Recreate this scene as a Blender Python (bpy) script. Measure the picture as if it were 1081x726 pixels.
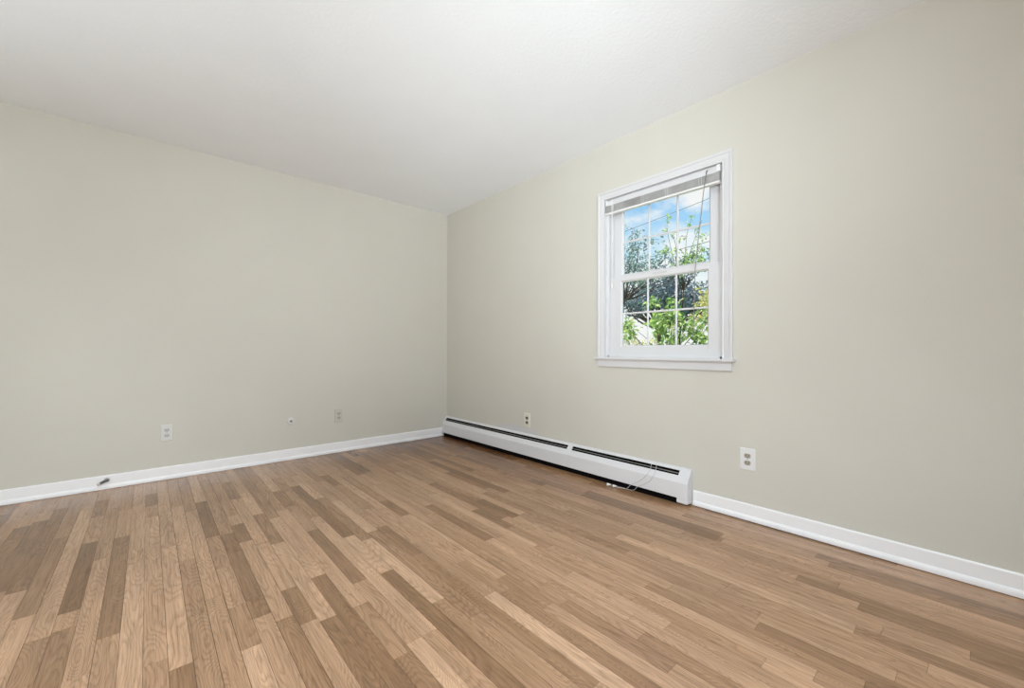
import bpy, bmesh, math, random
from mathutils import Vector, Matrix, noise

# ------------------------------------------------------------------ clear
for o in list(bpy.data.objects):
    bpy.data.objects.remove(o, do_unlink=True)
scene = bpy.context.scene
C = scene.collection
random.seed(7)

# ------------------------------------------------------------------ camera
F_PX, Y0, YAW, ROLL = 434.69, 369.95, 0.7241, 0.0012
CAM = Vector((-2.4936, -3.9099, 0.9397))
cam_data = bpy.data.cameras.new('camera')
cam_data.sensor_fit = 'HORIZONTAL'
cam_data.sensor_width = 36.0
cam_data.lens = F_PX / 1081.0 * 36.0
cam_data.shift_y = (Y0 - 363.0) / 1081.0
cam_data.clip_start = 0.02
cam_data.clip_end = 300
cam = bpy.data.objects.new('camera', cam_data)
C.objects.link(cam)
fw = Vector((math.sin(YAW), math.cos(YAW), 0))
rt0 = Vector((math.cos(YAW), -math.sin(YAW), 0))
up0 = Vector((0, 0, 1))
rt = rt0 * math.cos(ROLL) + up0 * math.sin(ROLL)
up = up0 * math.cos(ROLL) - rt0 * math.sin(ROLL)
m = Matrix((rt, up, -fw)).transposed().to_4x4()
m.translation = CAM
cam.matrix_world = m
scene.camera = cam

# ------------------------------------------------------------------ exposure
vs = scene.view_settings
scene.display_settings.display_device = 'sRGB'
vs.view_transform = 'Standard'
vs.look = 'None'
vs.exposure = 0.0
vs.gamma = 1.0
vs.use_curve_mapping = False
scene.cycles.use_denoising = True
scene.cycles.max_bounces = 12
scene.cycles.diffuse_bounces = 8
scene.cycles.transparent_max_bounces = 16
scene.cycles.sample_clamp_indirect = 8.0

# ------------------------------------------------------------------ sky
world = bpy.data.worlds.new('sky')
scene.world = world
world.use_nodes = True
nt = world.node_tree
nt.nodes.clear()


def N(tree, kind, **kw):
    n = tree.nodes.new(kind)
    for k, v in kw.items():
        if k.startswith('i_'):
            key = k[2:]
            key = int(key) if key.isdigit() else key.replace('_', ' ')
            n.inputs[key].default_value = v
        else:
            setattr(n, k, v)
    return n


def ramp(tree, stops, interp='LINEAR'):
    r = tree.nodes.new('ShaderNodeValToRGB')
    r.color_ramp.interpolation = interp
    el = r.color_ramp.elements
    while len(el) < len(stops):
        el.new(0.5)
    for e, (p, c) in zip(el, stops):
        e.position = p
        e.color = (*c, 1) if len(c) == 3 else c
    return r


tc = N(nt, 'ShaderNodeTexCoord')
sep = N(nt, 'ShaderNodeSeparateXYZ')
nt.links.new(tc.outputs['Generated'], sep.inputs[0])
grad = ramp(nt, [(0.0, (1.0, 1.0, 0.97)), (0.10, (0.95, 0.98, 1.0)), (0.22, (0.50, 0.80, 1.0)), (0.40, (0.20, 0.52, 0.98)), (1.0, (0.12, 0.33, 0.85))])
nt.links.new(sep.outputs['Z'], grad.inputs[0])
mp = N(nt, 'ShaderNodeMapping')
mp.inputs['Scale'].default_value = (3.2, 3.2, 7.0)
mp.inputs['Location'].default_value = (0.35, 0.1, 0.4)
nt.links.new(tc.outputs['Generated'], mp.inputs[0])
cn = N(nt, 'ShaderNodeTexNoise', i_Scale=1.6, i_Detail=7.0, i_Roughness=0.58)
nt.links.new(mp.outputs[0], cn.inputs['Vector'])
cr = ramp(nt, [(0.47, (0, 0, 0)), (0.62, (1, 1, 1))])
nt.links.new(cn.outputs[0], cr.inputs[0])
mx = N(nt, 'ShaderNodeMix', data_type='RGBA')
nt.links.new(cr.outputs[0], mx.inputs[0])
nt.links.new(grad.outputs[0], mx.inputs[6])
mx.inputs[7].default_value = (1.0, 1.0, 1.0, 1)
bg = N(nt, 'ShaderNodeBackground', i_Strength=1.0)
nt.links.new(mx.outputs[2], bg.inputs[0])
wo = N(nt, 'ShaderNodeOutputWorld')
nt.links.new(bg.outputs[0], wo.inputs[0])

# ------------------------------------------------------------------ sun, ceiling lamp and added fill lights
sd = bpy.data.lights.new('sun', 'SUN')
sd.energy = 11.0
sd.angle = math.radians(0.6)
sd.color = (1.0, 0.95, 0.85)
sun = bpy.data.objects.new('sun', sd)
C.objects.link(sun)
sun.rotation_euler = Vector((0.0, -1.0, -1.7)).to_track_quat('-Z', 'Y').to_euler()


def area(name, loc, aim, size, watts, spread=180, col=(0.93, 1.02, 1.09)):
    d = bpy.data.lights.new(name, 'AREA')
    d.shape = 'SQUARE'
    d.size = size
    d.energy = watts
    d.spread = math.radians(spread)
    d.color = col
    o = bpy.data.objects.new(name, d)
    C.objects.link(o)
    o.location = loc
    o.rotation_euler = (Vector(aim)).to_track_quat('-Z', 'Y').to_euler()
    return o


ROOM_X, ROOM_Y, ROOM_Z = -4.6, -5.7, 2.44
# the ceiling lamp behind the camera, then unseen fill lights added to brighten the room
area('overhead_light', (-2.4, -4.8, 2.38), (0, 0, -1), 0.4, 39)
area('overhead_light', (-2.3, -4.2, 2.38), (0.5, 1.2, -2.4), 0.4, 9, 100)  # added spot, no fixture of its own, brightens the middle of the floor
area('added_fill', (-2.9, -4.6, 1.2), (2.2, 1.7, 1.24), 0.7, 8.0, 60)  # added out of view to brighten the right of the ceiling
area('added_fill', (-2.9, -4.6, 0.7), (1.9, 3.0, 1.5), 0.7, 10.5, 60)  # added out of view to brighten the far ceiling
area('added_fill', (-2.9, -4.6, 1.5), (0.1, 4.0, -0.7), 0.7, 14, 80)  # added out of view to brighten the lower left wall
area('added_fill', (-3.6, -3.9, 1.2), (3.6, 1.6, -0.5), 0.7, 6, 60)  # added out of view to brighten the right wall
area('added_ceiling_fill', (-3.9, -2.0, 0.7), (0, 0, 1), 0.9, 16, 130)  # added up-facing light out of view, lifts the ceiling brightness


# ------------------------------------------------------------------ materials
def mat(name, col=(0.8, 0.8, 0.8), rough=0.5, metal=0.0, spec=0.5, bump=None, var=0.0, vscale=3.0):
    """Painted / plain surface with a faint procedural tone variation and bump."""
    mt = bpy.data.materials.new(name)
    mt.use_nodes = True
    t = mt.node_tree
    p = t.nodes['Principled BSDF']
    p.inputs['Roughness'].default_value = rough
    p.inputs['Metallic'].default_value = metal
    p.inputs['Specular IOR Level'].default_value = spec
    g = N(t, 'ShaderNodeNewGeometry')
    n = N(t, 'ShaderNodeTexNoise', i_Scale=vscale, i_Detail=4.0)
    t.links.new(g.outputs['Position'], n.inputs['Vector'])
    r = ramp(t, [(0.3, tuple(c * (1 - var) for c in col)), (0.7, tuple(min(1, c * (1 + var)) for c in col))])
    t.links.new(n.outputs[0], r.inputs[0])
    t.links.new(r.outputs[0], p.inputs['Base Color'])
    if bump:
        scale, strength, dist = bump
        b = N(t, 'ShaderNodeTexNoise', i_Scale=scale, i_Detail=3.0)
        t.links.new(g.outputs['Position'], b.inputs['Vector'])
        bb = N(t, 'ShaderNodeBump', i_Strength=strength, i_Distance=dist)
        t.links.new(b.outputs[0], bb.inputs['Height'])
        t.links.new(bb.outputs[0], p.inputs['Normal'])
    return mt


M = {}
M['ceiling'] = mat('ceiling_paint', (0.86, 0.88, 0.90), 0.9, bump=(55, 0.45, 0.004), var=0.01)
M['wall'] = mat('wall_paint', (0.63, 0.61, 0.545), 0.75, spec=0.3, bump=(90, 0.12, 0.002), var=0.012)
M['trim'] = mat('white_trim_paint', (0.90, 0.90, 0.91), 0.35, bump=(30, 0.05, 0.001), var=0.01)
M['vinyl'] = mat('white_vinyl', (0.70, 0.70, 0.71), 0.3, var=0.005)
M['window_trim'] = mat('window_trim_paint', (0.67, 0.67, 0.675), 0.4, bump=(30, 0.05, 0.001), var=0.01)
M['heater'] = mat('white_enamel', (0.74, 0.74, 0.755), 0.4, var=0.015)
M['heater_in'] = mat('shade_black_metal', (0.006, 0.005, 0.005), 0.95, spec=0.05, var=0.2)  # near-black, puts the shade inside the heater into the metal colour
M['copper'] = mat('dull_copper', (0.06, 0.035, 0.02), 0.6, metal=0.5)
M['plate'] = mat('white_plastic', (0.78, 0.78, 0.78), 0.3)
M['ivory'] = mat('ivory_plastic', (0.74, 0.71, 0.62), 0.35)
M['recept'] = mat('aged_beige_plastic', (0.42, 0.38, 0.31), 0.4)
M['recept_grey'] = mat('light_grey_plastic', (0.56, 0.56, 0.56), 0.4)
M['slot'] = mat('slot_shadow_black', (0.02, 0.02, 0.02), 0.6)
M['painted'] = mat('painted_over_plate', (0.57, 0.555, 0.50), 0.6)
M['plate_dull'] = mat('dull_white_plastic', (0.69, 0.68, 0.65), 0.35)
M['metal'] = mat('bright_metal', (0.45, 0.45, 0.45), 0.3, metal=0.9)
M['spring'] = mat('dull_steel', (0.22, 0.22, 0.22), 0.4, metal=0.7)
M['slat'] = mat('aluminium_slat', (0.46, 0.455, 0.445), 0.3, metal=0.0, var=0.25, vscale=9)
M['rail'] = mat('white_blind_rail', (0.80, 0.80, 0.79), 0.35)
M['cord'] = mat('white_cord', (0.80, 0.79, 0.76), 0.7)
M['cord_grey'] = mat('grey_cord', (0.52, 0.515, 0.50), 0.8)  # plain grey, darker than the white cord
M['subfloor'] = mat('dark_gap_dust', (0.05, 0.035, 0.025), 0.9)
M['bark'] = mat('grey_brown_bark', (0.045, 0.035, 0.03), 0.9, bump=(40, 0.5, 0.01), var=0.3, vscale=12)
M['wire'] = mat('black_cable', (0.04, 0.04, 0.045), 0.6)
M['ground'] = mat('lawn_ground', (0.10, 0.17, 0.04), 0.95, bump=(20, 0.5, 0.03), var=0.3, vscale=4)


def wall_patch_material():
    """Wall paint with one lighter grey patch just above the heater."""
    mt = mat('wall_paint_patched', (0.63, 0.61, 0.545), 0.75, spec=0.3, bump=(90, 0.12, 0.002), var=0.012)
    t = mt.node_tree
    p = t.nodes['Principled BSDF']
    base = p.inputs['Base Color'].links[0].from_socket
    g = N(t, 'ShaderNodeNewGeometry')
    mpn = N(t, 'ShaderNodeMapping', vector_type='TEXTURE')
    mpn.inputs['Location'].default_value = (0, -1.16, 0.215)
    mpn.inputs['Scale'].default_value = (1, 0.30, 0.058)
    t.links.new(g.outputs['Position'], mpn.inputs[0])
    ln = N(t, 'ShaderNodeVectorMath', operation='LENGTH')
    t.links.new(mpn.outputs[0], ln.inputs[0])
    r = ramp(t, [(0.85, (1, 1, 1)), (1.0, (0, 0, 0))])
    t.links.new(ln.outputs['Value'], r.inputs[0])
    x = N(t, 'ShaderNodeMix', data_type='RGBA')
    t.links.new(r.outputs[0], x.inputs[0])
    t.links.new(base, x.inputs[6])
    x.inputs[7].default_value = (0.60, 0.595, 0.60, 1)
    t.links.new(x.outputs[2], p.inputs['Base Color'])
    return mt


M['wall_patched'] = wall_patch_material()


def glass_material():
    mt = bpy.data.materials.new('window_glass')
    mt.use_nodes = True
    t = mt.node_tree
    t.nodes.clear()
    tr = N(t, 'ShaderNodeBsdfTransparent')
    tr.inputs[0].default_value = (0.97, 0.985, 0.98, 1)
    gl = N(t, 'ShaderNodeBsdfGlossy', i_Roughness=0.02)
    fr = N(t, 'ShaderNodeFresnel', i_IOR=1.35)
    ms = N(t, 'ShaderNodeMixShader')
    out = N(t, 'ShaderNodeOutputMaterial')
    t.links.new(fr.outputs[0], ms.inputs[0])
    t.links.new(tr.outputs[0], ms.inputs[1])
    t.links.new(gl.outputs[0], ms.inputs[2])
    t.links.new(ms.outputs[0], out.inputs[0])
    return mt


M['glass'] = glass_material()


def clear_plastic():
    mt = bpy.data.materials.new('clear_wand_plastic')
    mt.use_nodes = True
    t = mt.node_tree
    t.nodes.clear()
    tr = N(t, 'ShaderNodeBsdfTransparent')
    tr.inputs[0].default_value = (0.80, 0.80, 0.80, 1)
    df = N(t, 'ShaderNodeBsdfPrincipled', i_Roughness=0.15)
    df.inputs['Base Color'].default_value = (0.40, 0.38, 0.35, 1)
    ms = N(t, 'ShaderNodeMixShader')
    ms.inputs[0].default_value = 0.5
    out = N(t, 'ShaderNodeOutputMaterial')
    t.links.new(tr.outputs[0], ms.inputs[1])
    t.links.new(df.outputs[0], ms.inputs[2])
    t.links.new(ms.outputs[0], out.inputs[0])
    return mt


M['wand'] = clear_plastic()


def leaf_material(name, dark, light, trans=0.35):
    mt = bpy.data.materials.new(name)
    mt.use_nodes = True
    t = mt.node_tree
    t.nodes.clear()
    g = N(t, 'ShaderNodeNewGeometry')
    r = ramp(t, [(0.0, dark), (1.0, light)])
    t.links.new(g.outputs['Random Per Island'], r.inputs[0])
    d = N(t, 'ShaderNodeBsdfPrincipled', i_Roughness=0.45)
    t.links.new(r.outputs[0], d.inputs['Base Color'])
    tl = N(t, 'ShaderNodeBsdfTranslucent')
    t.links.new(r.outputs[0], tl.inputs[0])
    ms = N(t, 'ShaderNodeMixShader')
    ms.inputs[0].default_value = trans
    out = N(t, 'ShaderNodeOutputMaterial')
    t.links.new(d.outputs[0], ms.inputs[1])
    t.links.new(tl.outputs[0], ms.inputs[2])
    t.links.new(ms.outputs[0], out.inputs[0])
    return mt


M['leaf_green'] = leaf_material('fresh_green_leaf', (0.09, 0.25, 0.06), (0.50, 0.62, 0.20), 0.4)
M['leaf_light'] = leaf_material('lime_leaf', (0.16, 0.32, 0.10), (0.45, 0.58, 0.22), 0.45)
M['leaf_blue'] = leaf_material('blue_green_leaf', (0.05, 0.08, 0.13), (0.22, 0.32, 0.36), 0.2)
M['leaf_pale'] = leaf_material('pale_blue_green_leaf', (0.10, 0.19, 0.22), (0.32, 0.46, 0.42), 0.3)
M['leaf_yellow'] = leaf_material('yellow_green_leaf', (0.45, 0.45, 0.14), (0.75, 0.68, 0.30), 0.4)


def wood_material():
    mt = bpy.data.materials.new('oak_strip_flooring')
    mt.use_nodes = True
    t = mt.node_tree
    L = t.links
    p = t.nodes['Principled BSDF']
    at = N(t, 'ShaderNodeAttribute', attribute_name='board')      # R tone, G seed, B figure, per board
    s = N(t, 'ShaderNodeSeparateColor')
    L.new(at.outputs['Color'], s.inputs[0])
    g = N(t, 'ShaderNodeNewGeometry')
    sp = N(t, 'ShaderNodeSeparateXYZ')
    L.new(g.outputs['Position'], sp.inputs[0])

    def math_(op, a, b=None):
        n = N(t, 'ShaderNodeMath', operation=op)
        for i, v in enumerate((a, b)):
            if v is None:
                continue
            if isinstance(v, (int, float)):
                n.inputs[i].default_value = v
            else:
                L.new(v, n.inputs[i])
        return n.outputs[0]

    seed = math_('MULTIPLY', s.outputs[1], 63.0)

    def coords(sx, sy):
        c = N(t, 'ShaderNodeCombineXYZ')
        L.new(math_('MULTIPLY', sp.outputs[0], sx), c.inputs[0])
        L.new(math_('MULTIPLY', sp.outputs[1], sy), c.inputs[1])
        L.new(seed, c.inputs[2])
        return c.outputs[0]

    # cathedral figure: contour lines of a stretched noise
    n1 = N(t, 'ShaderNodeTexNoise', i_Scale=1.0, i_Detail=1.0, i_Roughness=0.4)
    L.new(coords(13.0, 2.0), n1.inputs['Vector'])
    k = math_('MULTIPLY_ADD', s.outputs[2], 46.0)
    k.node.inputs[2].default_value = 14.0
    nd = N(t, 'ShaderNodeTexNoise', i_Scale=1.0, i_Detail=3.0)
    L.new(coords(120.0, 14.0), nd.inputs['Vector'])
    rings = math_('FRACT', math_('ADD', math_('MULTIPLY', n1.outputs[0], k), math_('MULTIPLY', nd.outputs[0], 0.9)))
    rr = ramp(t, [(0.0, (0.66, 0.62, 0.58)), (0.12, (0.98, 0.98, 0.98)), (0.5, (1.03, 1.03, 1.03)), (1.0, (0.74, 0.71, 0.68))])
    L.new(rings, rr.inputs[0])
    # fine straight pores
    n2 = N(t, 'ShaderNodeTexNoise', i_Scale=1.0, i_Detail=5.0, i_Roughness=0.7)
    L.new(coords(260.0, 7.0), n2.inputs['Vector'])
    r2 = ramp(t, [(0.34, (0.60, 0.57, 0.53)), (0.50, (0.98, 0.98, 0.98)), (0.72, (1.10, 1.10, 1.10))])
    L.new(n2.outputs[0], r2.inputs[0])
    # soft mottling along a board
    n3 = N(t, 'ShaderNodeTexNoise', i_Scale=1.0, i_Detail=3.0)
    L.new(coords(22.0, 3.0), n3.inputs['Vector'])
    r3 = ramp(t, [(0.25, (0.84, 0.84, 0.84)), (0.7, (1.10, 1.10, 1.10))])
    L.new(n3.outputs[0], r3.inputs[0])
    # worn, slightly faded traffic areas (shape of their own, in floor coordinates)
    n4 = N(t, 'ShaderNodeTexNoise', i_Scale=0.9, i_Detail=3.0)
    L.new(g.outputs['Position'], n4.inputs['Vector'])
    r4 = ramp(t, [(0.3, (0.93, 0.92, 0.91)), (0.7, (1.06, 1.06, 1.06))])
    L.new(n4.outputs[0], r4.inputs[0])

    tone = ramp(t, [(0.0, (0.225, 0.122, 0.058)), (0.35, (0.36, 0.212, 0.117)), (0.7, (0.54, 0.338, 0.205)), (1.0, (0.64, 0.42, 0.268))])
    L.new(s.outputs[0], tone.inputs[0])

    def mul(a, b, fac=1.0):
        n = N(t, 'ShaderNodeMix', data_type='RGBA', blend_type='MULTIPLY')
        n.inputs[0].default_value = fac
        L.new(a, n.inputs[6])
        L.new(b, n.inputs[7])
        return n.outputs[2]

    n5 = N(t, 'ShaderNodeTexNoise', i_Scale=1.0, i_Detail=4.0, i_Roughness=0.6)
    L.new(coords(85.0, 1.6), n5.inputs['Vector'])
    r5 = ramp(t, [(0.30, (0.78, 0.76, 0.73)), (0.50, (1.0, 1.0, 1.0)), (0.70, (1.07, 1.07, 1.07))])
    L.new(n5.outputs[0], r5.inputs[0])
    c = mul(tone.outputs[0], rr.outputs[0], 0.75)
    c = mul(c, r5.outputs[0], 0.9)
    c = mul(c, r2.outputs[0], 0.75)
    c = mul(c, r3.outputs[0], 0.9)
    c = mul(c, r4.outputs[0])
    # the boards get darker and more amber towards the heater corner
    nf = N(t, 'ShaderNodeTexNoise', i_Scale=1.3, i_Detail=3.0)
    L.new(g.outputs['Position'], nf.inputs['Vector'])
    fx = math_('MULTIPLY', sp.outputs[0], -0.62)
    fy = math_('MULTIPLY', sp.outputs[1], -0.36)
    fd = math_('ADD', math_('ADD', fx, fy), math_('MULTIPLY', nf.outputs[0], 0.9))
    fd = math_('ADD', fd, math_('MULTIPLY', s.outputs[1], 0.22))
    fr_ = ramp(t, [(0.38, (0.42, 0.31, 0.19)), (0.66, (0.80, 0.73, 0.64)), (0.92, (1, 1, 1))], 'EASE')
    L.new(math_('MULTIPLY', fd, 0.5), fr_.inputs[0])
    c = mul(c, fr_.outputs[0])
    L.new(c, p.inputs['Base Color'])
    p.inputs['Roughness'].default_value = 0.27
    p.inputs['Specular IOR Level'].default_value = 0.5
    b = N(t, 'ShaderNodeBump', i_Strength=0.12, i_Distance=0.001)
    L.new(n2.outputs[0], b.inputs['Height'])
    L.new(b.outputs[0], p.inputs['Normal'])
    return mt


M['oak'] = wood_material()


# ------------------------------------------------------------------ mesh helpers
def box(bm, x0, x1, y0, y1, z0, z1, mi=0, bevel=0.0):
    v = [bm.verts.new((x, y, z)) for z in (z0, z1) for y in (y0, y1) for x in (x0, x1)]
    fs = []
    for idx in ((0, 2, 3, 1), (4, 5, 7, 6), (0, 1, 5, 4), (2, 6, 7, 3), (0, 4, 6, 2), (1, 3, 7, 5)):
        f = bm.faces.new([v[i] for i in idx])
        f.material_index = mi
        fs.append(f)
    if bevel:
        es = list({e for f in fs for e in f.edges})
        bmesh.ops.bevel(bm, geom=es, offset=bevel, segments=2, profile=0.6, affect='EDGES')


def extrude_y(bm, prof, y0, y1, closed=True, mi=0):
    """Profile of (x, z) points swept along y."""
    a = [bm.verts.new((x, y0, z)) for x, z in prof]
    b = [bm.verts.new((x, y1, z)) for x, z in prof]
    n = len(prof)
    for i in range(n if closed else n - 1):
        j = (i + 1) % n
        bm.faces.new((a[i], a[j], b[j], b[i])).material_index = mi
    if closed:
        bm.faces.new(a[::-1]).material_index = mi
        bm.faces.new(b).material_index = mi


def extrude_x(bm, prof, x0, x1):
    """Profile of (y, z) points swept along x."""
    a = [bm.verts.new((x0, y, z)) for y, z in prof]
    b = [bm.verts.new((x1, y, z)) for y, z in prof]
    n = len(prof)
    for i in range(n):
        j = (i + 1) % n
        bm.faces.new((a[i], b[i], b[j], a[j]))
    bm.faces.new(a)
    bm.faces.new(b[::-1])


def sweep(bm, pts, radii, seg=8, cap=True):
    """Tapered round tube along a polyline."""
    pts = [Vector(p) for p in pts]
    if isinstance(radii, (int, float)):
        radii = [radii] * len(pts)
    rings = []
    ref = Vector((0.13, 0.31, 0.94))
    for i, p in enumerate(pts):
        d = (pts[min(i + 1, len(pts) - 1)] - pts[max(i - 1, 0)]).normalized()
        a = d.cross(ref)
        if a.length < 1e-3:
            a = d.cross(Vector((1, 0, 0)))
        a.normalize()
        b = d.cross(a)
        rings.append([bm.verts.new(p + (a * math.cos(2 * math.pi * k / seg) + b * math.sin(2 * math.pi * k / seg)) * radii[i]) for k in range(seg)])
    for r0, r1 in zip(rings, rings[1:]):
        for k in range(seg):
            j = (k + 1) % seg
            bm.faces.new((r0[k], r0[j], r1[j], r1[k]))
    if cap:
        bm.faces.new(rings[0][::-1])
        bm.faces.new(rings[-1])


def lathe(bm, prof, center, axis, seg=24):
    """prof: (radius, distance along axis) from a centre point; closes at radius 0."""
    axis = Vector(axis).normalized()
    a = axis.orthogonal().normalized()
    b = axis.cross(a)
    c = Vector(center)
    rings = []
    for r, h in prof:
        if r < 1e-6:
            rings.append([bm.verts.new(c + axis * h)])
        else:
            rings.append([bm.verts.new(c + axis * h + (a * math.cos(2 * math.pi * k / seg) + b * math.sin(2 * math.pi * k / seg)) * r) for k in range(seg)])
    for r0, r1 in zip(rings, rings[1:]):
        for k in range(seg):
            j = (k + 1) % seg
            q = []
            for v in ((r0[k] if len(r0) > 1 else r0[0]), (r0[j] if len(r0) > 1 else r0[0]), (r1[j] if len(r1) > 1 else r1[0]), (r1[k] if len(r1) > 1 else r1[0])):
                if v not in q:
                    q.append(v)
            if len(q) > 2:
                bm.faces.new(q)


def world_loc(o):
    v = Vector((0, 0, 0))
    while o is not None:
        v += o.location
        o = o.parent
    return v


def obj(name, bm, mats, parent=None, smooth=False, origin=None, recalc=True):
    """Link a bmesh given in world coordinates as ONE object with a sensible origin."""
    if recalc:
        bmesh.ops.recalc_face_normals(bm, faces=bm.faces)
    if origin is None:
        xs = [v.co for v in bm.verts]
        lo = Vector((min(v.x for v in xs), min(v.y for v in xs), min(v.z for v in xs)))
        hi = Vector((max(v.x for v in xs), max(v.y for v in xs), max(v.z for v in xs)))
        origin = Vector(((lo.x + hi.x) / 2, (lo.y + hi.y) / 2, lo.z))
    origin = Vector(origin)
    bmesh.ops.translate(bm, verts=bm.verts, vec=-origin)
    me = bpy.data.meshes.new(name)
    bm.to_mesh(me)
    bm.free()
    if smooth:
        for f in me.polygons:
            f.use_smooth = True
    for x in (mats if isinstance(mats, (list, tuple)) else [mats]):
        me.materials.append(x)
    o = bpy.data.objects.new(name, me)
    C.objects.link(o)
    if parent is not None:
        o.parent = parent
        o.location = origin - world_loc(parent)
    else:
        o.location = origin
    return o


def thing(name, label, cat, loc, group=None):
    o = bpy.data.objects.new(name, None)
    o.empty_display_size = 0.1
    C.objects.link(o)
    o.location = loc
    o['label'] = label
    o['category'] = cat
    if group:
        o['group'] = group
    return o


def tag(o, label, cat, group=None, kind=None):
    o['label'] = label
    o['category'] = cat
    if group:
        o['group'] = group
    if kind:
        o['kind'] = kind
    return o


def struct(o, label=None, cat=None):
    o['kind'] = 'structure'
    if label:
        o['label'] = label
        o['category'] = cat
    return o


# ------------------------------------------------------------------ room shell
WT = 0.14       # wall thickness
# window opening in the right wall (the rough hole behind the casing)
WY0, WY1, WZ0, WZ1 = -2.940, -2.105, 0.870, 2.040


def wall_with_hole(bm, plane, a0, a1, h0, h1, z0, z1):
    """plane 'x': wall between x=plane[1]..plane[2] along y; plane 'y': between y's along x."""
    def b(s0, s1, t0, t1):
        if plane[0] == 'x':
            box(bm, plane[1], plane[2], s0, s1, t0, t1)
        else:
            box(bm, s0, s1, plane[1], plane[2], t0, t1)
    b(a0, h0, 0, ROOM_Z)
    b(h1, a1, 0, ROOM_Z)
    b(h0, h1, 0, z0)
    b(h0, h1, z1, ROOM_Z)


bm = bmesh.new()
wall_with_hole(bm, ('x', 0, WT), ROOM_Y, 0, WY0, WY1, WZ0, WZ1)
struct(obj('wall_right', bm, M['wall_patched']), 'greige painted wall with the window and the heater', 'wall')
bm = bmesh.new()
box(bm, ROOM_X - WT, WT, 0, WT, 0, ROOM_Z)
struct(obj('wall_left', bm, M['wall']), 'greige painted wall on the left, without a window', 'wall')
bm = bmesh.new()
wall_with_hole(bm, ('y', ROOM_Y - WT, ROOM_Y), ROOM_X - WT, WT, -3.3, -0.9, 0.75, 2.15)
struct(obj('wall_back', bm, M['wall']), 'greige wall behind the camera', 'wall')
bm = bmesh.new()
wall_with_hole(bm, ('x', ROOM_X - WT, ROOM_X), ROOM_Y, 0, -4.8, -3.2, 0.8, 2.1)
struct(obj('wall_side', bm, M['wall']), 'greige wall on the far left side of the room', 'wall')
bm = bmesh.new()
box(bm, ROOM_X - WT, WT, ROOM_Y - WT, WT, ROOM_Z, ROOM_Z + 0.12)
struct(obj('ceiling', bm, M['ceiling']), 'white textured ceiling', 'ceiling')

# ---- floor: strip oak, one mesh, every board laid at its own length
PITCH, OFF = 0.0572, 0.78
rng = random.Random(21)
# boards read off the floor: row -> list of (y_start, y_end, tone)
known = {
    47: [(-1.04, -1.752, 0.02)], 46: [(-0.5, -1.30, 0.45), (-1.30, -2.2, 0.62)], 48: [(-0.45, -1.04, 0.78)],
    45: [(-1.058, -2.02, 0.22)], 44: [(-1.45, -2.60, 0.82)], 50: [(-0.31, -1.442, 0.16)], 51: [(-0.5, -1.40, 0.18)],
    52: [(-0.55, -1.3, 0.2)], 43: [(-0.335, -0.606, 0.16)], 39: [(-0.72, -1.357, 0.10), (-2.387, -3.4, 0.85)],
    37: [(-1.262, -1.526, 0.12), (-1.526, -2.3, 0.62)], 36: [(-0.37, -0.806, 0.25), (-0.806, -1.6, 0.62), (-2.11, -2.376, 0.25)],
    35: [(-1.18, -1.65, 0.3), (-1.65, -2.4, 0.75)], 30: [(-0.782, -1.805, 0.14), (-1.805, -2.245, 0.85), (-2.245, -3.5, 0.18)],
    29: [(-0.74, -1.14, 0.86), (-1.14, -1.9, 0.35), (-1.9, -2.568, 0.88), (-2.568, -3.3, 0.4)],
    31: [(-1.55, -2.7, 0.8)], 32: [(-1.608, -2.245, 0.25), (-2.245, -2.7, 0.6), (-2.7, -3.3, 0.85)],
    34: [(-1.3, -2.09, 0.75), (-2.09, -3.4, 0.17)], 38: [(-1.62, -2.1, 0.2)],
    42: [(-1.35, -2.342, 0.72), (-2.342, -2.9, 0.22)], 16: [(-1.835, -2.18, 0.12), (-2.18, -3.1, 0.7)],
    21: [(-1.70, -2.30, 0.2), (-2.30, -3.1, 0.7)], 6: [(-2.2, -3.05, 0.08)], 7: [(-1.9, -2.9, 0.55)],
    3: [(-3.419, -4.3, 0.2)], 9: [(-3.62, -4.4, 0.25)], 12: [(-2.7, -3.636, 0.8), (-3.636, -4.2, 0.35)],
    26: [(-2.661, -3.5, 0.9)], 27: [(-2.2, -3.2, 0.3)], 19: [(-1.55, -2.5, 0.85)],
    24: [(-1.45, -1.75, 0.2), (-1.75, -2.6, 0.7)], 33: [(-1.2, -2.3, 0.72)], 10: [(-0.3, -1.3, 0.3)], 12.5: [],
}
known.pop(12.5)
bm = bmesh.new()
lay = bm.loops.layers.float_color.new('board')
nrows = int(-ROOM_X / PITCH) + 2


def plank(x0, x1, y0, y1, tone, seed, fig):
    x0, x1 = max(x0, ROOM_X), min(x1, 0.0)
    if x1 - x0 < 0.004 or abs(y1 - y0) < 0.01:
        return
    top = [bm.verts.new(v) for v in ((x0, y1, 0), (x1, y1, 0), (x1, y0, 0), (x0, y0, 0))]
    bot = [bm.verts.new(v) for v in ((x0, y1, -0.004), (x1, y1, -0.004), (x1, y0, -0.004), (x0, y0, -0.004))]
    faces = [bm.faces.new(top)]
    for i in range(4):
        j = (i + 1) % 4
        faces.append(bm.faces.new((top[j], top[i], bot[i], bot[j])))
    for f in faces:
        for l in f.loops:
            l[lay] = (tone, seed, fig, 1)


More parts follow.
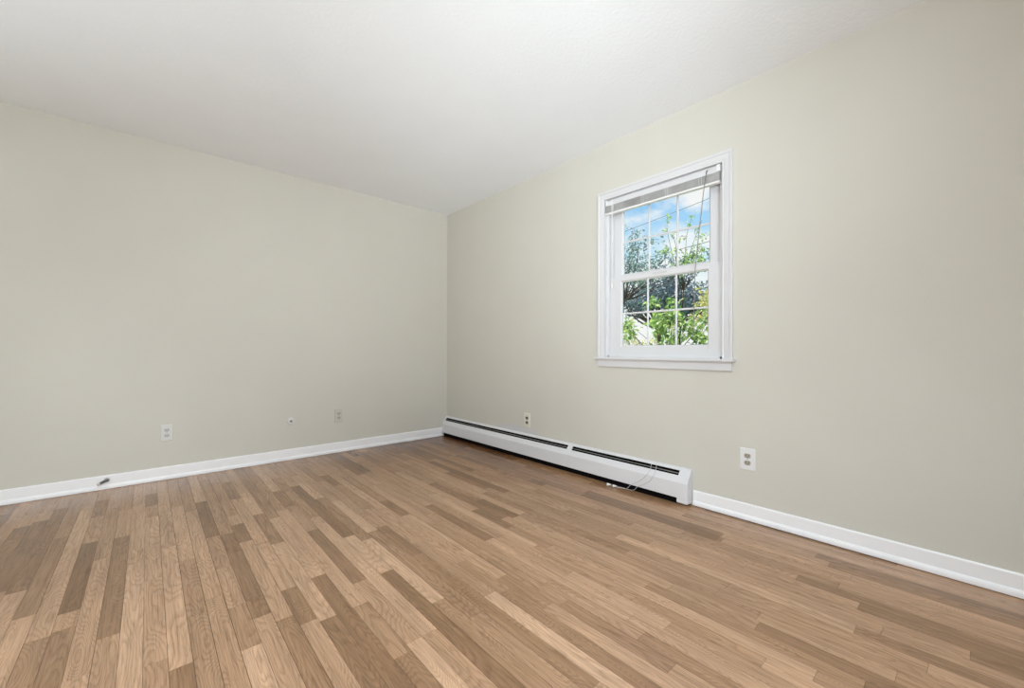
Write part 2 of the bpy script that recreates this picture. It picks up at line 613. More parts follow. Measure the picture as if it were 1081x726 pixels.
for k in range(nrows):
    xr = -PITCH * (k - 1 + OFF)
    xl = -PITCH * (k + OFF)
    gap = 0.0006 + 0.0012 * rng.random() ** 2
    segs = sorted(known.get(k, []), key=lambda s: -s[0])
    full = []
    y = rng.uniform(-0.05, -0.9)
    cuts = [0.0]
    while y > ROOM_Y:
        cuts.append(y)
        y -= rng.choice((rng.uniform(0.28, 0.6), rng.uniform(0.5, 1.25), rng.uniform(0.6, 1.1)))
    cuts.append(ROOM_Y)
    for a, b in zip(cuts, cuts[1:]):
        parts = [(a, b)]
        for s0, s1, _t in segs:                     # cut the random boards where a known one lies
            nxt = []
            for p0, p1 in parts:
                if p1 >= s0 or p0 <= s1:
                    nxt.append((p0, p1))
                else:
                    if p0 > s0:
                        nxt.append((p0, s0))
                    if p1 < s1:
                        nxt.append((s1, p1))
            parts = nxt
        tone = min(0.9, max(0.1, rng.gauss(0.55, 0.11)))
        if rng.random() < 0.09:
            tone = rng.uniform(0.12, 0.32)
        full += [(p0, p1, tone) for p0, p1 in parts]
    full += segs
    for p0, p1, tone in full:
        plank(xl + gap / 2, xr - gap / 2, p0 - 0.0004, p1 + 0.0004, tone, rng.random(), rng.random() ** 2)
# dark subfloor seen in the gaps
v = [bm.verts.new(q) for q in ((ROOM_X - WT, ROOM_Y - WT, -0.004), (WT, ROOM_Y - WT, -0.004), (WT, WT, -0.004), (ROOM_X - WT, WT, -0.004))]
f = bm.faces.new(v)
f.material_index = 1
box(bm, ROOM_X - WT, WT, ROOM_Y - WT, WT, -0.15, -0.01, 1)
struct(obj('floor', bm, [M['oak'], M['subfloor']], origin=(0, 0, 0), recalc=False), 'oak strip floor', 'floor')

# ---- baseboards with shoe moulding
BH, BTK = 0.093, 0.009


def base_profile(g):
    pts = [(0.0, g), (0.0165, g), (0.0175, g + 0.008), (0.0165, g + 0.017), (0.0135, g + 0.024), (BTK, g + 0.028), (BTK, BH - 0.006), (BTK - 0.003, BH - 0.001), (0.0, BH)]
    return pts


bm = bmesh.new()
extrude_y(bm, [(-d, z) for d, z in base_profile(0.004)], ROOM_Y, -2.765)
struct(obj('baseboard_right', bm, M['trim']), 'white baseboard with shoe moulding on the window wall', 'baseboard')
bm = bmesh.new()
extrude_x(bm, [(-d, z) for d, z in base_profile(0.002)], ROOM_X, -0.0665)
struct(obj('baseboard_left', bm, M['trim']), 'white baseboard running along the left wall', 'baseboard')
bm = bmesh.new()
extrude_y(bm, [(ROOM_X + d, z) for d, z in base_profile(0.002)], ROOM_Y, -0.02)
struct(obj('baseboard_side', bm, M['trim']))
bm = bmesh.new()
extrude_x(bm, [(ROOM_Y + d, z) for d, z in base_profile(0.002)], ROOM_X + 0.02, -0.02)
struct(obj('baseboard_back', bm, M['trim']))

# ------------------------------------------------------------------ window
CY0, CY1 = -2.990, -2.057        # casing outer edges
IY0, IY1 = -2.932, -2.114        # casing inner edges
IZ0, IZ1 = 0.893, 2.030          # stool top, head
win = thing('window_1', 'white double hung window with grid panes in the greige wall', 'window', (0, (CY0 + CY1) / 2, 0.82))
win['kind'] = 'structure'


def casing_side(bm, ya, yb, z0, z1):
    """flat casing with a raised outer band and a bead next to the opening (ya = outer edge, yb = inner edge)."""
    s = 1 if yb > ya else -1
    prof = [(0, ya), (-0.019, ya), (-0.020, ya + s * 0.004), (-0.019, ya + s * 0.014), (-0.015, ya + s * 0.018), (-0.013, yb - s * 0.014), (-0.011, yb - s * 0.010), (-0.013, yb - s * 0.004), (-0.012, yb), (0, yb)]
    lo = [bm.verts.new((x, y, z0)) for x, y in prof]
    hi = [bm.verts.new((x, y, z1 - (abs(y - yb)) * 0 + (0.057 - abs(y - ya)) - 0.057)) for x, y in prof]
    n = len(prof)
    for i in range(n):
        j = (i + 1) % n
        bm.faces.new((lo[i], lo[j], hi[j], hi[i]))
    bm.faces.new(lo)
    bm.faces.new(hi)


TOPZ = 2.087
bm = bmesh.new()
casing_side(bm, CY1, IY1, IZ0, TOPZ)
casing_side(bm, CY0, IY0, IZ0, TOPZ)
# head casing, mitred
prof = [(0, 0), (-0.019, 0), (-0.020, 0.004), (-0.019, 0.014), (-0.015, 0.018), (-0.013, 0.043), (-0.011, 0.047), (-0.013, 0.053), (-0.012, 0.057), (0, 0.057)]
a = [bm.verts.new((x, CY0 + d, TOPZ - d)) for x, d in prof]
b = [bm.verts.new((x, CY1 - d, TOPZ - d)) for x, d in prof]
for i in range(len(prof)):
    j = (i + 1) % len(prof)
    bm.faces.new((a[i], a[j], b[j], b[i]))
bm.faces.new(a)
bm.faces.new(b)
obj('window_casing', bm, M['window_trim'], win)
# stool and apron
bm = bmesh.new()
prof = [(0.05, IZ0), (-0.031, IZ0), (-0.036, IZ0 - 0.003), (-0.038, IZ0 - 0.009), (-0.036, IZ0 - 0.015), (-0.031, IZ0 - 0.018), (0.05, IZ0 - 0.018)]
extrude_y(bm, prof, CY0 - 0.013, CY1 + 0.016)
struct_stool = obj('window_sill', bm, M['window_trim'], win)
bm = bmesh.new()
pr = [(0, 0.822), (-0.010, 0.822), (-0.014, 0.827), (-0.015, 0.866), (-0.018, 0.875), (0, 0.875)]
extrude_y(bm, pr, CY0 + 0.004, CY1 - 0.004)
obj('apron', bm, M['window_trim'], win)
# jamb liner
bm = bmesh.new()
for ya, yb in ((IY1, WY1 + 0.0), (WY0, IY0)):
    box(bm, 0.0005, 0.13, ya, yb, IZ0 - 0.01, WZ1)
box(bm, 0.0005, 0.13, IY0, IY1, IZ1, WZ1)
box(bm, 0.05, 0.14, WY0, WY1, WZ0, IZ0)
obj('jamb', bm, M['window_trim'], win)
# vinyl frame with the two sash tracks
bm = bmesh.new()
for s, yi in ((1, IY1), (-1, IY0)):
    def yb(d):
        return yi - s * d
    for x0, x1, d in ((0.018, 0.032, 0.022), (0.032, 0.110, 0.010), (0.066, 0.072, 0.028), (0.108, 0.120, 0.03)):
        lo, hi = sorted((yb(0), yb(d)))
        box(bm, x0, x1, lo, hi, IZ0, IZ1)
box(bm, 0.018, 0.12, IY0 + 0.01, IY1 - 0.01, IZ1 - 0.014, IZ1)
box(bm, 0.018, 0.12, IY0 + 0.01, IY1 - 0.01, IZ0, IZ0 + 0.012)
obj('vinyl_frame', bm, M['vinyl'], win)


def sash(name, x0, x1, ya, yb, za, zb, gy0, gy1, gz0, gz1, label=None):
    """Sash frame between (ya,yb,za,zb) with glass (gy0..gz1); glazing bead, muntins and pane as sub-parts."""
    bm = bmesh.new()
    box(bm, x0, x1, ya, gy0 - 0.008, za, zb, bevel=0.002)
    box(bm, x0, x1, gy1 + 0.008, yb, za, zb, bevel=0.002)
    box(bm, x0, x1, gy0 - 0.008, gy1 + 0.008, za, gz0 - 0.010)
    box(bm, x0, x1, gy0 - 0.008, gy1 + 0.008, gz1 + 0.008, zb)
    so = obj(name, bm, M['vinyl'], win)
    xm = (x0 + x1) / 2
    # sloped glazing bead all round
    bm = bmesh.new()
    o_ = [(ya_, z_) for ya_, z_ in ((gy0 - 0.010, gz0 - 0.011), (gy1 + 0.010, gz0 - 0.011), (gy1 + 0.010, gz1 + 0.010), (gy0 - 0.010, gz1 + 0.010))]
    i_ = [(gy0, gz0), (gy1, gz0), (gy1, gz1), (gy0, gz1)]
    vo = [bm.verts.new((x0 + 0.001, y, z)) for y, z in o_]
    vi = [bm.verts.new((xm - 0.003, y, z)) for y, z in i_]
    vk = [bm.verts.new((xm + 0.009, y, z)) for y, z in i_]
    ve = [bm.verts.new((x1 - 0.001, y, z)) for y, z in o_]
    for A, B in ((vo, vi), (vi, vk), (vk, ve)):
        for i in range(4):
            j = (i + 1) % 4
            bm.faces.new((A[i], A[j], B[j], B[i]))
    obj('glazing_bead', bm, M['vinyl'], so, recalc=False)
    bm = bmesh.new()
    box(bm, xm + 0.001, xm + 0.004, gy0 - 0.003, gy1 + 0.003, gz0 - 0.003, gz1 + 0.003)
    obj('glass_pane', bm, M['glass'], so)
    w = (gy1 - gy0) / 3
    for i in (1, 2):
        bm = bmesh.new()
        yc = gy0 + w * i
        extr = [(xm - 0.004, yc - 0.006), (xm - 0.006, yc - 0.003), (xm - 0.006, yc + 0.003), (xm - 0.004, yc + 0.006), (xm + 0.0005, yc + 0.006), (xm + 0.0005, yc - 0.006)]
        a = [bm.verts.new((x, y, gz0)) for x, y in extr]
        b = [bm.verts.new((x, y, gz1)) for x, y in extr]
        for q in range(6):
            r_ = (q + 1) % 6
            bm.faces.new((a[q], a[r_], b[r_], b[q]))
        bm.faces.new(a)
        bm.faces.new(b)
        obj('muntin', bm, M['vinyl'], so)
    zc = (gz0 + gz1) / 2
    bm = bmesh.new()
    extrude_y(bm, [(xm - 0.004, zc - 0.006), (xm - 0.0065, zc - 0.003), (xm - 0.0065, zc + 0.003), (xm - 0.004, zc + 0.006), (xm + 0.0006, zc + 0.006), (xm + 0.0006, zc - 0.006)], gy0, gy1)
    obj('muntin', bm, M['vinyl'], so)
    return so


up_s = sash('upper_sash', 0.074, 0.104, IY0 + 0.011, IY1 - 0.011, 1.435, IZ1 - 0.014, -2.820, -2.212, 1.492, 1.950)
lo_s = sash('lower_sash', 0.034, 0.064, IY0 + 0.012, IY1 - 0.012, IZ0 + 0.012, 1.466, -2.828, -2.228, 0.978, 1.428)
bm = bmesh.new()
box(bm, 0.026, 0.034, -2.57, -2.47, 1.455, 1.466, bevel=0.002)
obj('sash_lift', bm, M['vinyl'], lo_s)

# ------------------------------------------------------------------ mini blind, drawn up
BY0, BY1 = -2.922, -2.124
blind = thing('window_blind', 'white mini blind pulled all the way up at the top of the window', 'blind', (0.0, (BY0 + BY1) / 2, 1.90))
bm = bmesh.new()
box(bm, -0.008, 0.016, BY0 + 0.022, BY1 - 0.012, 1.986, 2.014, bevel=0.0015)
box(bm, -0.011, -0.006, BY0 + 0.022, BY1 - 0.012, 1.982, 1.987)
box(bm, -0.010, -0.007, BY0 + 0.022, BY1 - 0.012, 2.012, 2.015)
obj('headrail', bm, M['window_trim'], blind)
for yc in (BY0 + 0.012, BY1 - 0.006):
    bm = bmesh.new()
    box(bm, -0.013, 0.017, yc - 0.010 if yc < -2.5 else yc - 0.007, yc + 0.010 if yc < -2.5 else yc + 0.004, 1.984, 2.024, bevel=0.0015)
    obj('mounting_bracket', bm, M['rail'], blind)
bm = bmesh.new()
ns = 20
for i in range(ns):
    z = 1.9305 + i * 0.00258
    dx = 0.0011 * math.sin(i * 2.1)
    pr = [(-0.0125 + dx, z), (-0.006 + dx, z + 0.0006), (0.002 + dx, z + 0.0008), (0.0115 + dx, z), (0.0115 + dx, z + 0.0017), (0.002 + dx, z + 0.0024), (-0.006 + dx, z + 0.0022), (-0.0125 + dx, z + 0.0016)]
    extrude_y(bm, pr, BY0 + 0.004 + 0.001 * (i % 3), BY1 - 0.003)
obj('slat_stack', bm, M['slat'], blind)
for yc in (-2.195, -2.43, -2.60, -2.815):
    bm = bmesh.new()
    sweep(bm, [(-0.0135, yc, 1.985), (-0.017, yc, 1.962), (-0.0135, yc, 1.93)], 0.0012, 6)
    sweep(bm, [(-0.0135, yc + 0.014, 1.985), (-0.0165, yc + 0.015, 1.96), (-0.0135, yc + 0.014, 1.93)], 0.0012, 6)
    obj('ladder_cord', bm, M['cord'], blind)
bm = bmesh.new()
extrude_y(bm, [(-0.0145, 1.917), (-0.0155, 1.922), (-0.0135, 1.929), (0.012, 1.929), (0.0135, 1.922), (0.0125, 1.917)], BY0 + 0.004, BY1 + 0.002)
obj('bottom_rail', bm, M['rail'], blind)
# tilt wand, hanging a little askew from its hook
bm = bmesh.new()
sweep(bm, [(-0.014, -2.850, 2.006), (-0.020, -2.848, 2.000), (-0.021, -2.846, 1.985)], 0.003, 8)
obj('wand_hook', bm, M['slot'], blind, smooth=True)
bm = bmesh.new()
sweep(bm, [(-0.021, -2.846, 1.988), (-0.022, -2.833, 1.90), (-0.022, -2.803, 1.64), (-0.022, -2.782, 1.44), (-0.022, -2.772, 1.10), (-0.022, -2.768, 1.02)], [0.002, 0.003, 0.003, 0.003, 0.003, 0.0035], 6)
obj('tilt_wand', bm, M['wand'], blind)
bm = bmesh.new()
sweep(bm, [(-0.013, -2.180, 2.018), (-0.016, -2.181, 1.98), (-0.018, -2.183, 1.90), (-0.018, -2.183, 1.42)], 0.0022, 6)
sweep(bm, [(-0.013, -2.186, 2.018), (-0.019, -2.187, 1.97), (-0.022, -2.188, 1.90), (-0.021, -2.186, 1.42)], 0.0018, 6)
sweep(bm, [(-0.0195, -2.185, 1.425), (-0.0195, -2.185, 1.41), (-0.0195, -2.185, 1.385)], [0.003, 0.006, 0.0075], 10)
obj('lift_cord', bm, M['cord'], blind)

# ------------------------------------------------------------------ baseboard heater
HY0, HY1 = -2.757, -0.002
CAPY = -2.690
JY = -1.822                   # joint between the two covers
heater = thing('baseboard_heater', 'long white hydronic baseboard heater under the window, running into the corner', 'heater', (0, -1.38, 0))
bm = bmesh.new()
prof = [(-0.001, 0.012), (-0.001, 0.214), (-0.004, 0.2145), (-0.018, 0.206), (-0.0225, 0.1985), (-0.0215, 0.198), (-0.017, 0.2035), (-0.004, 0.2105), (-0.004, 0.012)]
extrude_y(bm, prof, CAPY, HY1)
obj('back_panel', bm, M['heater'], heater)
for ya, yb in ((CAPY + 0.001, JY - 0.0008), (JY + 0.0008, HY1)):
    bm = bmesh.new()
    prof = [(-0.044, 0.1725), (-0.0475, 0.171), (-0.0640, 0.1395), (-0.0665, 0.134), (-0.0665, 0.047), (-0.0655, 0.041), (-0.059, 0.039),
            (-0.059, 0.0405), (-0.0645, 0.0425), (-0.0652, 0.047), (-0.0652, 0.134), (-0.0628, 0.139), (-0.0465, 0.1695), (-0.044, 0.171)]
    extrude_y(bm, prof, ya, yb)
    obj('front_cover', bm, M['heater'], heater)
    bm = bmesh.new()
    prof = [(-0.0315, 0.1850), (-0.0322, 0.1862), (-0.0362, 0.1812), (-0.0352, 0.1800)]
    extrude_y(bm, prof, (ya if ya < -2 else JY + 0.03), yb)
    obj('damper', bm, M['spring'], heater)
# strip bridging the slot at the joint, and the end pieces of the slot
bm = bmesh.new()
prof = [(-0.0015, 0.2155), (-0.019, 0.2075), (-0.0485, 0.1720), (-0.0655, 0.139), (-0.067, 0.134), (-0.060, 0.134), (-0.044, 0.168), (-0.018, 0.2005), (-0.0015, 0.208)]
extrude_y(bm, prof, JY - 0.012, JY + 0.034)
obj('joint_strip', bm, M['heater'], heater)
bm = bmesh.new()
extrude_y(bm, prof, -0.030, HY1)
obj('slot_end', bm, M['heater'], heater)
bm = bmesh.new()
prof = [(-0.0015, 0.011), (-0.0015, 0.2165), (-0.005, 0.217), (-0.0195, 0.2085), (-0.049, 0.1730), (-0.0665, 0.1395), (-0.0685, 0.134), (-0.0685, 0.036), (-0.064, 0.032), (-0.0685, 0.028), (-0.0685, 0.018), (-0.0645, 0.012)]
extrude_y(bm, prof, HY0, CAPY)
bmesh.ops.bevel(bm, geom=[e for e in bm.edges if abs(e.verts[0].co.y - e.verts[1].co.y) < 1e-6 and abs(e.verts[0].co.y - HY0) < 1e-6], offset=0.004, segments=3, affect='EDGES')
obj('end_cap', bm, M['heater'], heater)
bm = bmesh.new()
box(bm, -0.0135, -0.0045, CAPY + 0.005, HY1 - 0.003, 0.012, 0.202)
box(bm, -0.045, -0.0135, CAPY + 0.005, HY1 - 0.003, 0.0, 0.036)  # near-black boxes standing in for the shade behind and under the cover
obj('inner_shade_fill', bm, M['heater_in'], heater)
bm = bmesh.new()
sweep(bm, [(-0.036, CAPY + 0.004, 0.085), (-0.036, -0.01, 0.085)], 0.011, 12)
for i in range(150):
    y = -2.55 + i * 0.0155
    box(bm, -0.058, -0.015, y, y + 0.0006, 0.055, 0.125)
obj('fin_tube', bm, M['heater_in'], heater)
for y in (-2.35, -1.75, -1.1, -0.45):
    bm = bmesh.new()
    extrude_y(bm, [(-0.013, 0.045), (-0.058, 0.045), (-0.058, 0.052), (-0.045, 0.055), (-0.042, 0.165), (-0.030, 0.178), (-0.013, 0.19)], y, y + 0.002)
    obj('support_bracket', bm, M['heater_in'], heater)

# cord hanging over the heater and its tassels on the floor
bm = bmesh.new()
H1 = [(-0.030, -2.500, 0.199), (-0.045, -2.503, 0.180), (-0.058, -2.500, 0.158), (-0.0685, -2.488, 0.135), (-0.0690, -2.455, 0.098), (-0.0690, -2.405, 0.062), (-0.0690, -2.37, 0.040), (-0.066, -2.345, 0.014), (-0.062, -2.325, 0.0025), (-0.070, -2.29, 0.0018), (-0.084, -2.262, 0.0035)]
H2 = [(-0.030, -2.535, 0.199), (-0.046, -2.540, 0.179), (-0.059, -2.540, 0.156), (-0.0688, -2.532, 0.134), (-0.0692, -2.505, 0.095), (-0.0692, -2.450, 0.058), (-0.0690, -2.42, 0.040), (-0.066, -2.395, 0.014), (-0.058, -2.36, 0.0020), (-0.056, -2.30, 0.0018), (-0.078, -2.245, 0.0018), (-0.086, -2.224, 0.0035)]


def smooth_path(pts, n=4):
    pts = [Vector(p) for p in pts]
    out = []
    for i in range(len(pts) - 1):
        p0, p1, p2, p3 = pts[max(i - 1, 0)], pts[i], pts[i + 1], pts[min(i + 2, len(pts) - 1)]
        for k in range(n):
            t = k / n
            out.append(0.5 * ((2 * p1) + (p2 - p0) * t + (2 * p0 - 5 * p1 + 4 * p2 - p3) * t * t + (3 * p1 - p0 - 3 * p2 + p3) * t ** 3))
    out.append(pts[-1])
    return out


sweep(bm, smooth_path(H1), 0.0016, 6)
sweep(bm, smooth_path(H2), 0.0016, 6)
cord = obj('pull_cord', bm, M['cord_grey'], smooth=True)
tag(cord, 'thin greyish cord draped over the heater front with two white tassels on the floor', 'cord')
for (cx, cy), dirv in (((-0.090, -2.213), (-0.5, 0.75, 0.0)), ((-0.088, -2.259), (-0.5, 0.7, 0.0))):
    bm = bmesh.new()
    d = Vector(dirv).normalized()
    lathe(bm, [(0.0, -0.014), (0.003, -0.014), (0.005, -0.008), (0.0085, 0.006), (0.0095, 0.013), (0.0085, 0.015), (0.0, 0.015)], (cx, cy, 0.0097), d, 16)
    obj('tassel', bm, M['cord'], cord, smooth=True)


# ------------------------------------------------------------------ outlets
def outlet(axis, c, w, h, label, plate_mat, rec_mat, cat='outlet', thick=0.006, slots=True):
    """Duplex outlet. axis 'x' = on the right wall (faces -x), 'y' = on the left wall (faces -y). c = centre (u, z)."""
    def P(d, s, z):                      # d out of the wall, s along the wall
        return (-d, c[0] + s, c[1] + z) if axis == 'x' else (c[0] + s, -d, c[1] + z)
    root = thing('wall_outlet', label, cat, P(0, 0, -h / 2))

    def prism(bm, poly, d0, d1, taper=0.0):
        n = len(poly)
        a = [bm.verts.new(P(d0, s, z)) for s, z in poly]
        b = [bm.verts.new(P(d1, s * (1 - taper), z * (1 - taper))) for s, z in poly]
        for i in range(n):
            j = (i + 1) % n
            bm.faces.new((a[i], a[j], b[j], b[i]))
        bm.faces.new(a)
        bm.faces.new(b)
    bm = bmesh.new()
    r = [(-w / 2, -h / 2), (w / 2, -h / 2), (w / 2, h / 2), (-w / 2, h / 2)]
    prism(bm, r, 0.0005, thick * 0.5)
    prism(bm, r, thick * 0.5, thick, 0.07)
    obj('cover_plate', bm, plate_mat, root)
    for sz in (-1, 1):
        zc = sz * 0.0195
        poly = []
        for k in range(20):
            t = 2 * math.pi * k / 20
            poly.append((0.0172 * math.cos(t), zc + max(-0.0125, min(0.0125, 0.0172 * math.sin(t)))))
        bm = bmesh.new()
        prism(bm, poly, thick * 0.6, thick + 0.0018)
        ro = obj('receptacle', bm, rec_mat, root)
        if slots:
            bm = bmesh.new()
            for s in (-1, 1):
                x = s * 0.0064
                prism(bm, [(x - 0.0016, zc - 0.002), (x + 0.0016, zc - 0.002), (x + 0.0016, zc + 0.007), (x - 0.0016, zc + 0.007)], thick + 0.001, thick + 0.0022)
            prism(bm, [(0.003 * math.cos(k * math.pi / 4), zc - 0.0075 + 0.003 * math.sin(k * math.pi / 4)) for k in range(8)], thick + 0.001, thick + 0.0022)
            obj('slots', bm, M['slot'], ro)
    bm = bmesh.new()
    lathe(bm, [(0, thick + 0.0015), (0.003, thick + 0.001), (0.0035, thick)], P(0, 0, 0), (-1, 0, 0) if axis == 'x' else (0, -1, 0), 12)
    obj('screw', bm, M['metal'], root)
    return root


outlet('x', (-3.066, 0.339), 0.080, 0.122, 'white duplex outlet to the right of the heater end', M['plate'], M['recept'])
outlet('x', (-1.295, 0.330), 0.077, 0.122, 'ivory duplex outlet just above the heater, near the corner', M['ivory'], mat('brown_receptacle', (0.16, 0.145, 0.115), 0.45))
outlet('y', (-2.390, 0.339), 0.066, 0.120, 'pale duplex outlet on the left wall, furthest left', M['plate_dull'], M['recept_grey'])
outlet('y', (-1.173, 0.338), 0.070, 0.127, 'greige painted-over outlet on the left wall, nearest the corner', M['painted'], mat('painted_receptacle', (0.47, 0.46, 0.415), 0.6), slots=True)
# round cable plate
root = thing('cable_plate', 'small round white wall plate with a cable jack between two outlets', 'wall plate', (-1.573, 0, 0.29))
bm = bmesh.new()
lathe(bm, [(0.031, 0.0005), (0.031, 0.004), (0.027, 0.009), (0.018, 0.0105), (0.014, 0.009), (0.0, 0.009)], (-1.573, 0, 0.331), (0, -1, 0), 32)
obj('plate', bm, M['plate_dull'], root, smooth=True)
bm = bmesh.new()
lathe(bm, [(0.008, 0.008), (0.008, 0.014), (0.0045, 0.014), (0.0045, 0.020), (0.0, 0.020)], (-1.573, 0, 0.331), (0, -1, 0), 12)
obj('jack', bm, M['spring'], root)

# spring door stop on the left baseboard
root = thing('door_stop', 'small spring door stop screwed to the white baseboard at far left', 'door stop', (-2.700, -0.012, 0.062))
bm = bmesh.new()
lathe(bm, [(0.016, 0.0), (0.016, 0.004), (0.013, 0.008), (0.010, 0.005), (0.0, 0.005)], (-2.700, -BTK, 0.062), (0, -1, 0), 24)
obj('mounting_flange', bm, M['recept_grey'], root)
bm = bmesh.new()
pts = []
turns, n = 11, 110
for i in range(n + 1):
    t = i / n
    r = 0.0085 - 0.002 * t
    pts.append((-2.700 - 0.034 * t + r * math.cos(2 * math.pi * turns * t), -BTK - 0.010 - 0.052 * t, 0.062 - 0.006 * t * t + r * math.sin(2 * math.pi * turns * t)))
sweep(bm, pts, 0.0016, 6)
obj('spring', bm, M['spring'], root, smooth=True)
bm = bmesh.new()
lathe(bm, [(0.0, -0.004), (0.0075, -0.004), (0.0085, 0.0), (0.008, 0.010), (0.005, 0.013), (0, 0.013)], (-2.734, -BTK - 0.062, 0.056), (-0.5, -1, -0.05), 16)
obj('rubber_tip', bm, M['recept_grey'], root, smooth=True)

# ------------------------------------------------------------------ outside
bm = bmesh.new()
box(bm, WT + 0.05, 60, -40, 60, -0.9, -0.6)
struct(obj('ground', bm, M['ground']), 'green lawn outside the house', 'ground')


def add_leaf(bm, p, d, n, L, W):
    """Pointed ovate leaf folded along its midrib."""
    s = d.cross(n)
    if s.length < 1e-4:
        return
    s.normalize()
    n2 = s.cross(d).normalized()
    tip = bm.verts.new(p + d * L - n2 * L * 0.12)
    base = bm.verts.new(p)
    mid = bm.verts.new(p + d * L * 0.5)
    for q in (-1, 1):
        e1 = bm.verts.new(p + d * L * 0.28 + s * q * W * 0.42 + n2 * W * 0.14)
        e2 = bm.verts.new(p + d * L * 0.62 + s * q * W * 0.40 + n2 * W * 0.12)
        bm.faces.new((base, mid, e1) if q > 0 else (base, e1, mid))
        bm.faces.new((mid, e2, e1) if q > 0 else (mid, e1, e2))
        bm.faces.new((mid, tip, e2) if q > 0 else (mid, e2, tip))


def rnd_dir(r, zbias=0.0):
    while True:
        v = Vector((r.uniform(-1, 1), r.uniform(-1, 1), r.uniform(-1, 1)))
        if 0.05 < v.length < 1:
            v.normalize()
            v.z += zbias
            return v.normalized()


def tree(name, label, seed, base, targets, trunk_r, leafmat, leaves_per, L, spread, cat='tree', group=None, stems=1, twigs=4, bark=True):
    """Branches grow from the base to each target (x, y, z, radius of its leaf spray)."""
    r = random.Random(seed)
    base = Vector(base)
    root = thing(name, label, cat, base, group)
    bw = bmesh.new()
    bl = bmesh.new()
    top = max(t[2] for t in targets)
    jit = lambda k: Vector((r.uniform(-k, k), r.uniform(-k, k), r.uniform(-k, k)))
    cen = sum((Vector(t[:3]) for t in targets), Vector()) / len(targets)
    low = min(t[2] for t in targets)
    hubs = []
    for q in range(stems):
        h = base.lerp(Vector((cen.x, cen.y, low)), 0.85) + jit(spread * 0.25)
        h.z = max(base.z + 0.2, low - spread * 0.55)
        hubs.append(h)
        tp = smooth_path([base + jit(trunk_r) * (1 if stems > 1 else 0), base.lerp(h, 0.5) + jit(0.04), h], 4)
        sweep(bw, tp, [trunk_r * (1 - 0.45 * i / len(tp)) for i in range(len(tp))], 8)
    for t in targets:
        tgt = Vector(t[:3])
        rad = t[3]
        st = min(hubs, key=lambda h: (h - tgt).length + r.uniform(0, spread))
        mid = st.lerp(tgt, 0.55) + jit(spread * 0.22)
        path = smooth_path([st, st.lerp(mid, 0.5) + jit(spread * 0.10), mid, mid.lerp(tgt, 0.5) + jit(spread * 0.10), tgt], 3)
        nn = len(path)
        sweep(bw, path, [max(0.003, trunk_r * 0.42 * (1 - i / nn) ** 1.2) for i in range(nn)], 6)
        for q in range(twigs):
            d = rnd_dir(r, 0.15)
            p0 = path[min(nn - 1, int(nn * r.uniform(0.65, 0.98)))]
            p1 = p0 + d * rad * r.uniform(0.6, 1.1)
            bend = p0.lerp(p1, 0.5) + jit(rad * 0.12)
            tw = smooth_path([p0, bend, p1], 4)
            sweep(bw, tw, [max(0.0012, 0.003 * (1 - i / 9)) * (1 + L * 3) for i in range(len(tw))], 4)
            for k in range(leaves_per):
                u = r.uniform(0.12, 1.0)
                p = tw[min(len(tw) - 1, int(u * len(tw)))] + jit(L * 0.35 + rad * 0.10)
                ld = (d * 0.5 + rnd_dir(r, -0.15)).normalized()
                add_leaf(bl, p, ld, rnd_dir(r, 0.9), L * r.uniform(0.6, 1.15), L * r.uniform(0.40, 0.55))
    obj('branches', bw, M['bark'], root, smooth=True)
    obj('foliage', bl, leafmat, root, recalc=False)
    return root


def ray_pt(u, v, x):
    """Point at distance x beyond the wall on the line of sight through the window (layout aid for planting)."""
    U, V = u - 540.5, v - Y0
    d = fw + rt0 * U / F_PX + up0 * (-V / F_PX)
    return CAM + d * ((x - CAM.x) / d.x)


r = random.Random(4)


def targets(n, u0, u1, v0, v1, x0, x1, rad):
    out = []
    for _ in range(n):
        p = ray_pt(r.uniform(u0, u1), r.uniform(v0, v1), r.uniform(x0, x1))
        out.append((p.x, p.y, p.z, rad * r.uniform(0.7, 1.2)))
    return out


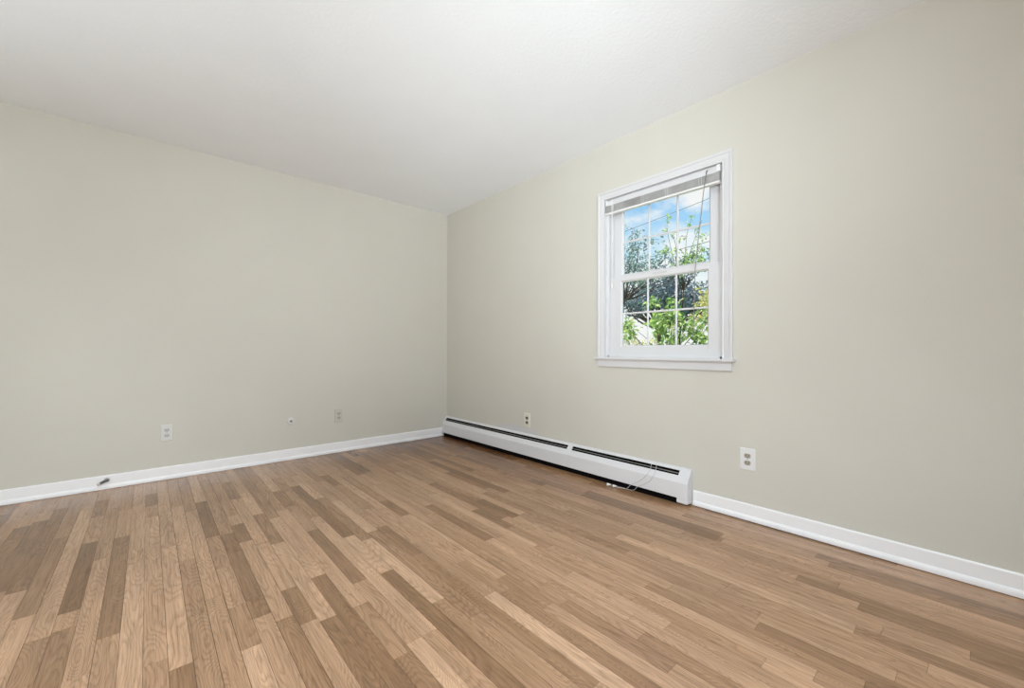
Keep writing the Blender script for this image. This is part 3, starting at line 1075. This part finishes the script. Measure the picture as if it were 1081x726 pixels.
tg = targets(20, 690, 765, 326, 372, 2.6, 3.6, 0.22) + targets(7, 645, 700, 338, 372, 2.8, 3.6, 0.18) + targets(6, 685, 725, 308, 335, 2.8, 3.6, 0.16)
tree('leafy_shrub', 'bright green leafy shrub close outside the lower window panes', 11, (3.1, -0.95, -0.6), tg, 0.022, M['leaf_green'], 7, 0.10, 0.5, cat='shrub', stems=5, twigs=4)
tg = targets(8, 716, 742, 228, 282, 3.4, 4.4, 0.15) + targets(2, 688, 712, 228, 262, 3.4, 4.4, 0.10) + targets(4, 690, 735, 262, 284, 3.6, 4.4, 0.15)
tree('young_tree', 'slender young tree with light green leaves rising past the upper panes', 12, (3.9, -0.7, -0.6), tg, 0.020, M['leaf_light'], 8, 0.07, 0.6, twigs=3)
tg = targets(14, 648, 715, 262, 300, 7.0, 9.0, 0.55) + targets(5, 650, 690, 240, 262, 7.0, 8.5, 0.32) + targets(4, 722, 765, 268, 296, 7, 9, 0.40)
tree('airy_tree', 'airy blue-green tree with sparse leaves behind the upper panes', 13, (8.0, 6.4, -0.6), tg, 0.045, M['leaf_pale'], 12, 0.10, 0.9, twigs=5)
tg = targets(40, 630, 775, 290, 322, 13, 16, 0.95)
tree('dark_tree', 'dark blue-green tree across the middle of the window view', 14, (14.5, 5.2, -0.6), tg, 0.13, M['leaf_blue'], 24, 0.19, 1.5, twigs=6)
tg = targets(12, 728, 775, 308, 345, 9, 10.5, 0.36)
tree('yellow_shrub', 'sunlit yellow-green shrub at the right of the window view', 15, (9.8, 1.2, -0.6), tg, 0.03, M['leaf_yellow'], 16, 0.12, 0.8, cat='shrub', stems=6, twigs=6)
tg = targets(13, 640, 730, 338, 372, 10, 12, 0.42)
tree('far_shrub', 'pale yellow-green shrub low behind the near leaves', 16, (11.0, 3.6, -0.6), tg, 0.03, M['leaf_yellow'], 9, 0.13, 0.8, cat='shrub', stems=6, twigs=5)

for (u0, v0, u1, v1), lab in (((640, 252, 775, 199), 'black overhead cable crossing the sky, upper of the two'), ((640, 283, 775, 248), 'black overhead cable crossing the sky, lower of the two')):
    a, b = ray_pt(u0, v0, 17), ray_pt(u1, v1, 17)
    d = b - a
    a2, b2 = a - d * 1.2, b + d * 1.2
    pts = [a2.lerp(b2, i / 24) - Vector((0, 0, 0.25 * math.sin(math.pi * i / 24))) + Vector((0, 0, 0.25)) for i in range(25)]
    bm = bmesh.new()
    sweep(bm, pts, 0.013, 6)
    tag(obj('overhead_cable', bm, M['wire']), lab, 'cable', 'overhead cables')
